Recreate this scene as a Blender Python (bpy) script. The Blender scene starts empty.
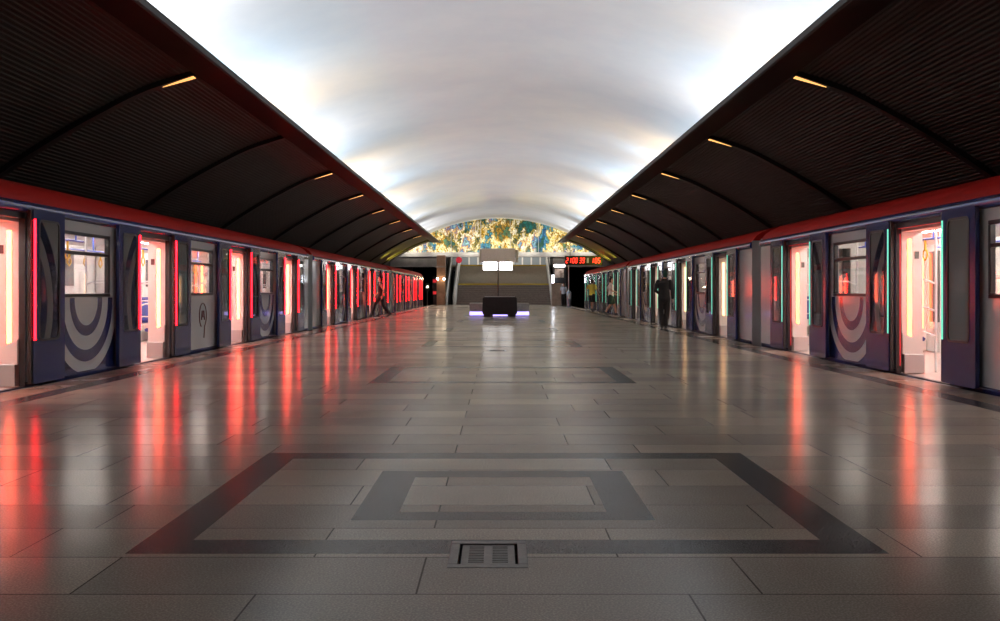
import bpy, bmesh, math, random
from mathutils import Vector, Matrix
R = math.radians
random.seed(7)
C = bpy.context.scene.collection
scene = bpy.context.scene

# ------------------------------------------------------------------ materials
def srgb(r, g, b):
    def f(c):
        c /= 255.0
        return c / 12.92 if c <= 0.04045 else ((c + 0.055) / 1.055) ** 2.4
    return (f(r), f(g), f(b), 1.0)

def mat(name, col, rough=0.5, metal=0.0, coat=0.0, emit=None, estr=0.0, spec=0.5):
    m = bpy.data.materials.new(name)
    m.use_nodes = True
    p = m.node_tree.nodes['Principled BSDF']
    p.inputs['Base Color'].default_value = col if len(col) == 4 else (*col, 1)
    p.inputs['Roughness'].default_value = rough
    p.inputs['Metallic'].default_value = metal
    p.inputs['Coat Weight'].default_value = coat
    p.inputs['Coat Roughness'].default_value = 0.06
    p.inputs['Specular IOR Level'].default_value = spec
    if emit:
        p.inputs['Emission Color'].default_value = (*emit[:3], 1)
        p.inputs['Emission Strength'].default_value = estr
    return m

def nt(m):
    return m.node_tree.nodes, m.node_tree.links, m.node_tree.nodes['Principled BSDF']

def math_node(N, L, op, a, b=None, c=None):
    n = N.new('ShaderNodeMath'); n.operation = op
    for i, v in enumerate((a, b, c)):
        if v is None: continue
        if isinstance(v, (int, float)): n.inputs[i].default_value = v
        else: L.new(v, n.inputs[i])
    return n.outputs[0]

def mix_rgb(N, L, fac, a, b, blend='MIX'):
    n = N.new('ShaderNodeMix'); n.data_type = 'RGBA'; n.blend_type = blend
    for sock, v in ((n.inputs[0], fac), (n.inputs[6], a), (n.inputs[7], b)):
        if isinstance(v, (int, float)): sock.default_value = v
        elif isinstance(v, tuple): sock.default_value = v
        else: L.new(v, sock)
    return n.outputs[2]

def noise(N, L, vec, scale, detail=3, rough=0.5):
    n = N.new('ShaderNodeTexNoise'); n.inputs['Scale'].default_value = scale
    n.inputs['Detail'].default_value = detail; n.inputs['Roughness'].default_value = rough
    if vec is not None: L.new(vec, n.inputs['Vector'])
    return n

def ramp(N, L, fac, stops, interp='LINEAR'):
    n = N.new('ShaderNodeValToRGB'); n.color_ramp.interpolation = interp
    e = n.color_ramp.elements
    while len(e) > 1: e.remove(e[-1])
    e[0].position, e[0].color = stops[0]
    for p, c in stops[1:]:
        x = e.new(p); x.color = c
    L.new(fac, n.inputs[0])
    return n.outputs[0]

def obj_coord(N):
    return N.new('ShaderNodeTexCoord').outputs['Object']

def granite(name, dark, light, brick=True, rough=0.2):
    m = mat(name, dark, rough, spec=0.2)
    N, L, P = nt(m)
    co = obj_coord(N)
    n1 = noise(N, L, co, 120, 1, 0.5)
    n2 = noise(N, L, co, 0.55, 4, 0.6)
    sp = ramp(N, L, n1.outputs[0], [(0.36, tuple(c * 0.85 for c in dark[:3]) + (1,)), (0.5, dark), (0.66, light)])
    col = mix_rgb(N, L, 0.55, sp, ramp(N, L, n2.outputs[0], [(0.3, (0.55, 0.54, 0.53, 1)), (0.7, (1.1, 1.08, 1.05, 1))]), 'MULTIPLY')
    rv = ramp(N, L, n2.outputs[0], [(0.3, (rough * 0.85,) * 3 + (1,)), (0.7, (rough * 1.2,) * 3 + (1,))])
    if brick:
        b = N.new('ShaderNodeTexBrick')
        b.offset = 0.37; b.offset_frequency = 2; b.squash = 1.25; b.squash_frequency = 3
        mp = N.new('ShaderNodeMapping'); mp.inputs['Location'].default_value = (0.31, -3.38 + 0.4707, 0)
        L.new(co, mp.inputs['Vector']); L.new(mp.outputs[0], b.inputs['Vector'])
        b.inputs['Scale'].default_value = 1
        b.inputs['Brick Width'].default_value = 1.28
        b.inputs['Row Height'].default_value = 0.47
        b.inputs['Mortar Size'].default_value = 0.0045
        b.inputs['Mortar Smooth'].default_value = 0.3
        b.inputs['Bias'].default_value = 0.0
        b.inputs['Color1'].default_value = (0.72, 0.72, 0.72, 1)
        b.inputs['Color2'].default_value = (1.12, 1.1, 1.07, 1)
        b.inputs['Mortar'].default_value = (0.18, 0.17, 0.16, 1)
        col = mix_rgb(N, L, 1.0, col, b.outputs['Color'], 'MULTIPLY')
    L.new(rv, P.inputs['Roughness'])
    L.new(col, P.inputs['Base Color'])
    P.inputs['Specular IOR Level'].default_value = 0
    gl = N.new('ShaderNodeBsdfGlossy'); gl.inputs['Color'].default_value = (0.95, 0.94, 0.92, 1)
    rin = rv
    if brick:
        sl = N.new('ShaderNodeSeparateColor'); L.new(b.outputs['Color'], sl.inputs[0])
        f = math_node(N, L, 'MULTIPLY_ADD', sl.outputs[0], -0.4, 1.36)
        rin = math_node(N, L, 'MULTIPLY', rv, math_node(N, L, 'MINIMUM', f, 1.15))
    L.new(rin, gl.inputs['Roughness'])
    lw = N.new('ShaderNodeLayerWeight'); lw.inputs[0].default_value = 0.5
    fac = math_node(N, L, 'MULTIPLY_ADD', math_node(N, L, 'POWER', lw.outputs['Facing'], 4), 0.41, 0.02)
    if brick: fac = math_node(N, L, 'MULTIPLY', fac, math_node(N, L, 'MULTIPLY_ADD', sl.outputs[0], 0.35, 0.65))
    mx = N.new('ShaderNodeMixShader'); L.new(fac, mx.inputs[0]); L.new(P.outputs[0], mx.inputs[1]); L.new(gl.outputs[0], mx.inputs[2])
    L.new(mx.outputs[0], N['Material Output'].inputs[0])
    return m

def rings_value(N, L, edges, first):
    """0/1 bands of distance from the ring centre at |y| = 4.7, z = 1.0 in the car's own coordinates"""
    co = obj_coord(N)
    s = N.new('ShaderNodeSeparateXYZ'); L.new(co, s.inputs[0])
    dy = math_node(N, L, 'SUBTRACT', math_node(N, L, 'ABSOLUTE', s.outputs[1]), 4.7)
    dz = math_node(N, L, 'SUBTRACT', s.outputs[2], 1.0)
    d = math_node(N, L, 'SQRT', math_node(N, L, 'ADD', math_node(N, L, 'MULTIPLY', dy, dy), math_node(N, L, 'MULTIPLY', dz, dz)))
    d5 = math_node(N, L, 'DIVIDE', d, 4.0)
    v = first; st = [(0.0, (v, v, v, 1))]
    for e in edges:
        v = 1 - v; st.append((e / 4.0, (v, v, v, 1)))
    return ramp(N, L, d5, st, 'CONSTANT'), s, d

GREY = (0.50, 0.505, 0.49, 1)
BLUE = (0.017, 0.027, 0.115, 1)

def make_body_mat():
    m = mat('car_paint_with_rings', GREY, 0.22, 0.0, 0.6)
    N, L, P = nt(m)
    v, s, d = rings_value(N, L, (0.33, 0.48, 0.66, 0.82, 0.97), 0)
    below = math_node(N, L, 'LESS_THAN', s.outputs[2], 1.03)
    nearp = math_node(N, L, 'LESS_THAN', math_node(N, L, 'ABSOLUTE', math_node(N, L, 'SUBTRACT', math_node(N, L, 'ABSOLUTE', s.outputs[1]), 4.7)), 0.9)
    far_ = math_node(N, L, 'GREATER_THAN', math_node(N, L, 'ABSOLUTE', s.outputs[1]), 2.0)
    f = math_node(N, L, 'MULTIPLY', math_node(N, L, 'MULTIPLY', below, nearp), math_node(N, L, 'MULTIPLY', far_, v))
    # blue foot of the wall
    foot = math_node(N, L, 'LESS_THAN', s.outputs[2], 0.05)
    f = math_node(N, L, 'MAXIMUM', f, foot)
    L.new(mix_rgb(N, L, f, GREY, BLUE), P.inputs['Base Color'])
    return m

def make_pane(name, film=None, film_amt=0.0, rings=False, tint=(0.86, 0.88, 0.88, 1)):
    m = bpy.data.materials.new(name); m.use_nodes = True
    N, L = m.node_tree.nodes, m.node_tree.links
    N.clear()
    out = N.new('ShaderNodeOutputMaterial')
    tr = N.new('ShaderNodeBsdfTransparent'); tr.inputs[0].default_value = tint
    gl = N.new('ShaderNodeBsdfGlossy'); gl.inputs['Roughness'].default_value = 0.02
    lw = N.new('ShaderNodeLayerWeight'); lw.inputs[0].default_value = 0.5
    sch = math_node(N, L, 'MULTIPLY_ADD', math_node(N, L, 'POWER', lw.outputs['Facing'], 5), 0.95, 0.05)
    mx = N.new('ShaderNodeMixShader')
    base = tr.outputs[0]
    if film:
        df = N.new('ShaderNodeBsdfDiffuse'); df.inputs[0].default_value = film
        m1 = N.new('ShaderNodeMixShader'); m1.inputs[0].default_value = film_amt
        if rings:
            co = obj_coord(N); sp = N.new('ShaderNodeSeparateXYZ'); L.new(co, sp.inputs[0])
            ay = math_node(N, L, 'ABSOLUTE', sp.outputs[1])
            cyc = math_node(N, L, 'MULTIPLY_ADD', math_node(N, L, 'GREATER_THAN', ay, 4.7), 4.7, 2.35)      # nearest door
            dy = math_node(N, L, 'SUBTRACT', ay, cyc); dz = math_node(N, L, 'SUBTRACT', sp.outputs[2], 0.95)
            d = math_node(N, L, 'SQRT', math_node(N, L, 'ADD', math_node(N, L, 'MULTIPLY', dy, dy), math_node(N, L, 'MULTIPLY', dz, dz)))
            v = ramp(N, L, math_node(N, L, 'DIVIDE', d, 4.0), [(0, (0, 0, 0, 1)), (0.93 / 4, (1, 1, 1, 1)), (1.08 / 4, (0, 0, 0, 1)), (1.22 / 4, (1, 1, 1, 1)), (1.38 / 4, (0, 0, 0, 1))], 'CONSTANT')
            inner = math_node(N, L, 'LESS_THAN', math_node(N, L, 'ABSOLUTE', math_node(N, L, 'SUBTRACT', ay, 4.7)), 1.65)
            v = math_node(N, L, 'MULTIPLY', v, inner)
            L.new(mix_rgb(N, L, v, film, (0.04, 0.045, 0.085, 1)), df.inputs[0])
            L.new(math_node(N, L, 'MULTIPLY_ADD', v, 0.2, film_amt), m1.inputs[0])
        L.new(tr.outputs[0], m1.inputs[1]); L.new(df.outputs[0], m1.inputs[2])
        base = m1.outputs[0]
    L.new(sch, mx.inputs[0])
    L.new(base, mx.inputs[1]); L.new(gl.outputs[0], mx.inputs[2])
    L.new(mx.outputs[0], out.inputs[0])
    return m

def make_mosaic():
    m = mat('mosaic_tesserae', (0.5, 0.5, 0.3, 1), 0.25)
    N, L, P = nt(m)
    co = obj_coord(N)
    mp = N.new('ShaderNodeMapping'); mp.inputs['Scale'].default_value = (1.0, 1.0, 0.6); mp.inputs['Location'].default_value = (13.0, 4.0, 7.0); L.new(co, mp.inputs[0])
    vo = N.new('ShaderNodeTexVoronoi'); vo.inputs['Scale'].default_value = 8; L.new(co, vo.inputs['Vector'])
    # snap to tesserae so that patches keep broken edges
    w = mix_rgb(N, L, 0.10, mp.outputs[0], vo.outputs['Color'], 'ADD')
    n1 = noise(N, L, w, 0.85, 4, 0.65)
    n2 = noise(N, L, w, 1.25, 3, 0.6)
    c1 = ramp(N, L, n1.outputs[0], [(0.0, (0.01, 0.02, 0.02, 1)), (0.36, (0.02, 0.10, 0.07, 1)), (0.41, (0.01, 0.07, 0.30, 1)), (0.45, (0.10, 0.38, 0.50, 1)),
             (0.48, (0.02, 0.05, 0.03, 1)), (0.50, (0.70, 0.48, 0.05, 1)), (0.54, (0.95, 0.90, 0.62, 1)), (0.57, (0.62, 0.36, 0.02, 1)), (0.61, (0.16, 0.09, 0.02, 1)), (0.66, (0.06, 0.24, 0.14, 1)), (0.72, (0.3, 0.14, 0.02, 1))])
    c2 = ramp(N, L, n2.outputs[0], [(0.30, (0.01, 0.16, 0.15, 1)), (0.41, (0.03, 0.06, 0.04, 1)), (0.46, (0.42, 0.30, 0.03, 1)), (0.50, (0.98, 0.96, 0.85, 1)), (0.55, (0.66, 0.36, 0.03, 1)), (0.60, (0.03, 0.09, 0.36, 1)), (0.65, (0.30, 0.55, 0.60, 1)), (0.7, (0.03, 0.05, 0.04, 1))])
    nm = noise(N, L, mp.outputs[0], 0.55, 1)
    fac = ramp(N, L, nm.outputs[0], [(0.47, (0, 0, 0, 1)), (0.53, (1, 1, 1, 1))])
    col = mix_rgb(N, L, fac, c1, c2)
    vb = N.new('ShaderNodeSeparateColor'); L.new(vo.outputs['Color'], vb.inputs[0])
    br = math_node(N, L, 'MULTIPLY_ADD', vb.outputs[0], 0.7, 0.55)
    cb = N.new('ShaderNodeCombineColor')
    for i in range(3): L.new(br, cb.inputs[i])
    L.new(mix_rgb(N, L, 1.0, col, cb.outputs[0], 'MULTIPLY'), P.inputs['Base Color'])
    return m

def noisy(name, c1, c2, scale, rough, metal=0.0, bump=0.0, coat=0.0, spec=0.5):
    m = mat(name, c1, rough, metal, coat, spec=spec)
    N, L, P = nt(m)
    n = noise(N, L, obj_coord(N), scale, 4, 0.6)
    L.new(ramp(N, L, n.outputs[0], [(0.35, c1), (0.65, c2)]), P.inputs['Base Color'])
    if bump:
        b = N.new('ShaderNodeBump'); b.inputs['Strength'].default_value = bump; b.inputs['Distance'].default_value = 0.01
        L.new(n.outputs[0], b.inputs['Height']); L.new(b.outputs[0], P.inputs['Normal'])
    return m

M = {}
M['floor'] = granite('floor_granite', (0.305, 0.270, 0.228, 1), (0.40, 0.357, 0.305, 1), True, 0.18)
M['inlay'] = granite('floor_dark_inlay', (0.052, 0.051, 0.052, 1), (0.075, 0.074, 0.076, 1), False, 0.20)
M['edge_stone'] = granite('floor_edge_stone', (0.25, 0.185, 0.14, 1), (0.33, 0.255, 0.20, 1), True, 0.25)
M['concrete'] = noisy('dark_concrete', (0.03, 0.03, 0.03, 1), (0.05, 0.048, 0.045, 1), 3, 0.8)
M['vault'] = noisy('white_plaster', (0.76, 0.77, 0.79, 1), (0.82, 0.82, 0.82, 1), 0.6, 0.6)
M['corrugated'] = noisy('dark_corrugated_metal', (0.030, 0.028, 0.023, 1), (0.040, 0.037, 0.031, 1), 1.5, 0.5, 0.0, spec=0.15)
M['rib'] = mat('rib_metal', (0.014, 0.012, 0.011, 1), 0.5)
M['soffit'] = noisy('brown_soffit', (0.009, 0.010, 0.0098, 1), (0.014, 0.015, 0.0145, 1), 2, 0.4, spec=0.06)
M['lip'] = mat('grey_lip_metal', (0.035, 0.034, 0.033, 1), 0.5, 0.0, spec=0.15)
M['body'] = make_body_mat()
M['grey'] = mat('car_grey_paint', GREY, 0.22, 0, 0.6)
M['leaf'] = mat('car_blue_paint', BLUE, 0.2, 0, 0.25, spec=0.4)
M['cornice'] = mat('cornice_blue', (0.022, 0.045, 0.20, 1), 0.15, 0.0, 0.6)
M['roof'] = mat('roof_red', (0.38, 0.012, 0.008, 1), 0.55, spec=0.12)
M['black'] = mat('black_rubber', (0.008, 0.008, 0.009, 1), 0.45)
M['frame'] = mat('window_frame_black', (0.010, 0.010, 0.012, 1), 0.3)
M['under'] = mat('underframe', (0.012, 0.012, 0.013, 1), 0.7)
M['pane'] = make_pane('window_glass')
M['leafpane'] = make_pane('door_glass', (0.36, 0.36, 0.33, 1), 0.45, True, (0.6, 0.62, 0.62, 1))
M['darkglass'] = mat('dark_glass', (0.015, 0.016, 0.018, 1), 0.05, 0, 1.0)
M['farglass'] = mat('far_window_glass', (0.10, 0.10, 0.105, 1), 0.08, 0, 1.0)
M['led_red'] = mat('led_red', (0.3, 0.01, 0.01, 1), 0.4, emit=(1, 0.003, 0.007), estr=27)
M['led_green'] = mat('led_green', (0.01, 0.3, 0.2, 1), 0.4, emit=(0.20, 0.85, 0.60), estr=1.1)
M['inner_white'] = mat('interior_white', (0.78, 0.74, 0.71, 1), 0.35)
M['inner_floor'] = noisy('interior_floor', (0.40, 0.34, 0.31, 1), (0.50, 0.44, 0.41, 1), 60, 0.4)
M['bar_warm_l'] = mat('portal_light_left', (0.8, 0.5, 0.3, 1), 0.4, emit=(1, 0.062, 0.022), estr=28)
M['bar_warm_r'] = mat('portal_light_right', (0.8, 0.6, 0.4, 1), 0.4, emit=(1, 0.50, 0.20), estr=4)
M['bar_red_r'] = mat('portal_light_near', (0.8, 0.5, 0.3, 1), 0.4, emit=(1, 0.075, 0.02), estr=18)
M['ceil_led_l'] = mat('ceiling_led_left', (0.8, 0.8, 0.8, 1), 0.4, emit=(1, 0.90, 0.82), estr=42)
M['ceil_led_r'] = mat('ceiling_led_right', (0.8, 0.8, 0.8, 1), 0.4, emit=(1, 0.84, 0.72), estr=20)
M['steel'] = mat('brushed_steel', (0.5, 0.5, 0.5, 1), 0.3, 0.9)
M['pale_metal'] = mat('pale_metal', (0.74, 0.77, 0.75, 1), 0.4, 0.0)
M['rail'] = mat('rail_white', (0.75, 0.73, 0.72, 1), 0.3)
M['rail_blue'] = mat('pole_blue', (0.05, 0.10, 0.45, 1), 0.3)
M['strap'] = mat('strap_yellow', (0.75, 0.42, 0.03, 1), 0.4)
M['seat'] = noisy('seat_blue', (0.03, 0.04, 0.22, 1), (0.06, 0.08, 0.32, 1), 40, 0.6)
M['logo'] = mat('logo_red', (0.10, 0.02, 0.02, 1), 0.4)
M['bellows'] = noisy('bellows_grey', (0.03, 0.03, 0.032, 1), (0.05, 0.05, 0.05, 1), 12, 0.6)
M['lamp_amber'] = mat('slot_lamp_amber', (0.8, 0.6, 0.3, 1), 0.4, emit=(1, 0.50, 0.15), estr=1.5)
M['mosaic'] = make_mosaic()
M['beam'] = noisy('beam_plaster', (0.30, 0.28, 0.28, 1), (0.36, 0.34, 0.34, 1), 2, 0.5)
M['header'] = noisy('header_plaster', (0.20, 0.18, 0.17, 1), (0.26, 0.23, 0.22, 1), 2, 0.6)
M['stone_brown'] = noisy('brown_marble', (0.24, 0.13, 0.07, 1), (0.36, 0.20, 0.12, 1), 2.5, 0.3)
M['stone_grey'] = noisy('grey_brown_stone', (0.24, 0.19, 0.15, 1), (0.34, 0.28, 0.23, 1), 3, 0.4)
M['step'] = noisy('step_granite', (0.12, 0.10, 0.085, 1), (0.19, 0.16, 0.14, 1), 9, 0.45)
M['step_light'] = noisy('step_beige', (0.42, 0.38, 0.31, 1), (0.50, 0.45, 0.37, 1), 9, 0.5)
M['yellow'] = mat('yellow_strip', (0.62, 0.46, 0.04, 1), 0.5)
M['white'] = mat('white_paint', (0.75, 0.75, 0.74, 1), 0.4)
M['sign_grey'] = noisy('speckled_sign_back', (0.30, 0.28, 0.31, 1), (0.60, 0.57, 0.62, 1), 35, 0.5)
M['sign_lit'] = mat('lit_sign', (0.9, 0.9, 0.9, 1), 0.4, emit=(1, 0.98, 1), estr=9)
M['black_gloss'] = noisy('black_panel', (0.006, 0.006, 0.007, 1), (0.012, 0.012, 0.013, 1), 6, 0.35)
M['bench_stone'] = noisy('bench_grey', (0.30, 0.29, 0.27, 1), (0.40, 0.385, 0.36, 1), 14, 0.5)
M['led_violet'] = mat('led_violet', (0.4, 0.35, 0.9, 1), 0.4, emit=(0.50, 0.40, 1.0), estr=2.2)
M['digit'] = mat('led_digit', (0.4, 0.02, 0.02, 1), 0.4, emit=(1, 0.035, 0.02), estr=4)
M['digit_dim'] = mat('led_dim', (0.12, 0.12, 0.13, 1), 0.5, emit=(0.5, 0.5, 0.6), estr=0.15)
M['lamp_warm'] = mat('lamp_warm', (0.9, 0.8, 0.6, 1), 0.4, emit=(1, 0.80, 0.55), estr=110)
M['lamp_white'] = mat('lamp_white', (0.9, 0.9, 0.9, 1), 0.4, emit=(1, 0.97, 0.95), estr=8)
M['lamp_cool'] = mat('lamp_cool', (0.9, 0.9, 0.95, 1), 0.4, emit=(0.85, 0.88, 1), estr=26)
M['red_sign'] = mat('red_disc', (0.55, 0.03, 0.05, 1), 0.4, emit=(1, 0.03, 0.06), estr=0.25)
M['poster'] = noisy('poster_brown', (0.16, 0.11, 0.08, 1), (0.40, 0.32, 0.26, 1), 3, 0.5)
M['iron'] = noisy('cast_iron', (0.075, 0.068, 0.063, 1), (0.12, 0.11, 0.10, 1), 30, 0.4, 0.5)
M['iron_dark'] = mat('drain_dark', (0.004, 0.004, 0.004, 1), 0.8)
M['glass_blue'] = mat('hall_glass', (0.28, 0.33, 0.38, 1), 0.2)
M['bollard'] = mat('silver_blue', (0.30, 0.34, 0.45, 1), 0.3, 0.6)
M['tunnel'] = mat('tunnel_black', (0.012, 0.012, 0.013, 1), 0.9)
M['red_lit'] = mat('red_lit', (0.3, 0.02, 0.02, 1), 0.5, emit=(1, 0.04, 0.05), estr=0.5)
M['lit_tube'] = mat('vault_tube', (0.9, 0.9, 0.9, 1), 0.4, emit=(0.95, 0.98, 1), estr=6)

# ------------------------------------------------------------------ mesh helpers
class MB:
    def __init__(self): self.v = []; self.f = []; self.m = []; self.sm = []
    def add(self, verts, faces, mi=0, smooth=False):
        o = len(self.v); self.v += [tuple(v) for v in verts]
        for f in faces:
            self.f.append(tuple(o + i for i in f)); self.m.append(mi); self.sm.append(smooth)
    def box(self, x0, x1, y0, y1, z0, z1, mi=0):
        x0, x1 = min(x0, x1), max(x0, x1)
        self.add([(x0, y0, z0), (x1, y0, z0), (x1, y1, z0), (x0, y1, z0), (x0, y0, z1), (x1, y0, z1), (x1, y1, z1), (x0, y1, z1)],
                 [(0, 3, 2, 1), (4, 5, 6, 7), (0, 1, 5, 4), (1, 2, 6, 5), (2, 3, 7, 6), (3, 0, 4, 7)], mi)
    def prism(self, prof, y0, y1, mi=0, smooth=False, axis='y'):
        """closed profile of (a, b) swept along an axis"""
        n = len(prof)
        if axis == 'y':   A = [(a, y0, b) for a, b in prof] + [(a, y1, b) for a, b in prof]
        elif axis == 'x': A = [(y0, a, b) for a, b in prof] + [(y1, a, b) for a, b in prof]
        else:             A = [(a, b, y0) for a, b in prof] + [(a, b, y1) for a, b in prof]
        self.add(A, [(i, (i + 1) % n, n + (i + 1) % n, n + i) for i in range(n)], mi, smooth)
        self.add(A, [tuple(range(n))[::-1], tuple(range(n, 2 * n))], mi)
    def sheet(self, prof, ys, mi=0, smooth=True, zf=None):
        n = len(prof); A = []
        for y in ys:
            A += [(a, y, b + (zf(a, y) if zf else 0)) for a, b in prof]
        F = []
        for j in range(len(ys) - 1):
            for i in range(n - 1):
                F.append((j * n + i, j * n + i + 1, (j + 1) * n + i + 1, (j + 1) * n + i))
        self.add(A, F, mi, smooth)
    def tube(self, pts, r, seg=8, mi=0):
        pts = [Vector(p) for p in pts]; rs = r if isinstance(r, (list, tuple)) else [r] * len(pts)
        A = []; up = None
        for i, p in enumerate(pts):
            d = (pts[min(i + 1, len(pts) - 1)] - pts[max(i - 1, 0)]).normalized()
            if up is None:
                up = Vector((0, 0, 1)) if abs(d.z) < 0.9 else Vector((1, 0, 0))
            a = d.cross(up).normalized(); b = a.cross(d).normalized(); up = b
            for k in range(seg):
                t = 2 * math.pi * k / seg
                A.append(p + (a * math.cos(t) + b * math.sin(t)) * rs[i])
        n = len(pts)
        F = [(i * seg + k, i * seg + (k + 1) % seg, (i + 1) * seg + (k + 1) % seg, (i + 1) * seg + k) for i in range(n - 1) for k in range(seg)]
        self.add(A, F, mi, True)
        self.add(A, [tuple(range(seg))[::-1], tuple((n - 1) * seg + k for k in range(seg))], mi)
    def disc(self, c, r, axis, th, seg=24, mi=0):
        c = Vector(c); d = Vector(axis).normalized() * th / 2
        self.tube([c - d, c + d], r, seg, mi)
    def frame(self, x0, x1, y0, y1, z0, z1, w, mi=0):
        """upright ring in the y-z plane"""
        self.box(x0, x1, y0, y1, z0, z0 + w, mi); self.box(x0, x1, y0, y1, z1 - w, z1, mi)
        self.box(x0, x1, y0, y0 + w, z0 + w, z1 - w, mi); self.box(x0, x1, y1 - w, y1, z0 + w, z1 - w, mi)
    def build(self, name, mats, parent=None, bevel=0.0, flip=1):
        me = bpy.data.meshes.new(name)
        v = self.v if flip == 1 else [(-a, b, c) for a, b, c in self.v]
        me.from_pydata(v, [], self.f)
        if not isinstance(mats, (list, tuple)): mats = [mats]
        for m in mats: me.materials.append(m)
        for p, mi, s in zip(me.polygons, self.m, self.sm): p.material_index = mi; p.use_smooth = s
        bm = bmesh.new(); bm.from_mesh(me)
        bmesh.ops.recalc_face_normals(bm, faces=bm.faces)
        bm.to_mesh(me); bm.free(); me.update()
        o = bpy.data.objects.new(name, me); C.objects.link(o)
        if parent: o.parent = parent
        if bevel:
            md = o.modifiers.new('bevel', 'BEVEL'); md.width = bevel; md.segments = 2; md.limit_method = 'ANGLE'
        return o

def empty(name, loc, label=None, cat=None, group=None, kind=None):
    o = bpy.data.objects.new(name, None); C.objects.link(o); o.location = loc
    o.empty_display_size = 0.2
    tag(o, label, cat, group, kind); return o
def tag(o, label=None, cat=None, group=None, kind=None):
    if label: o['label'] = label
    if cat: o['category'] = cat
    if group: o['group'] = group
    if kind: o['kind'] = kind
    return o
def struct(o, label=None):
    o['kind'] = 'structure'
    if label: o['label'] = label
    return o
def copy_tree(o, parent=None):
    c = o.copy(); C.objects.link(c)
    if parent: c.parent = parent
    for ch in list(o.children): copy_tree(ch, c)
    return c

# ------------------------------------------------------------------ measured layout
H = 1.12                     # eye height
XC = -0.085                  # middle of the platform
XL, XR = -5.58, 5.41         # train faces
EL, ER = -5.46, 5.29         # platform edges
RIB0, PITCH = 14.25, 5.85
Y_BACK, Y_CAN, Y_END = -4.0, 63.2, 77.5
ZTOP, RV = 7.25, 14.0
def vault_z(x): return ZTOP - (RV - math.sqrt(RV * RV - (x - XC) ** 2))

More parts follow.
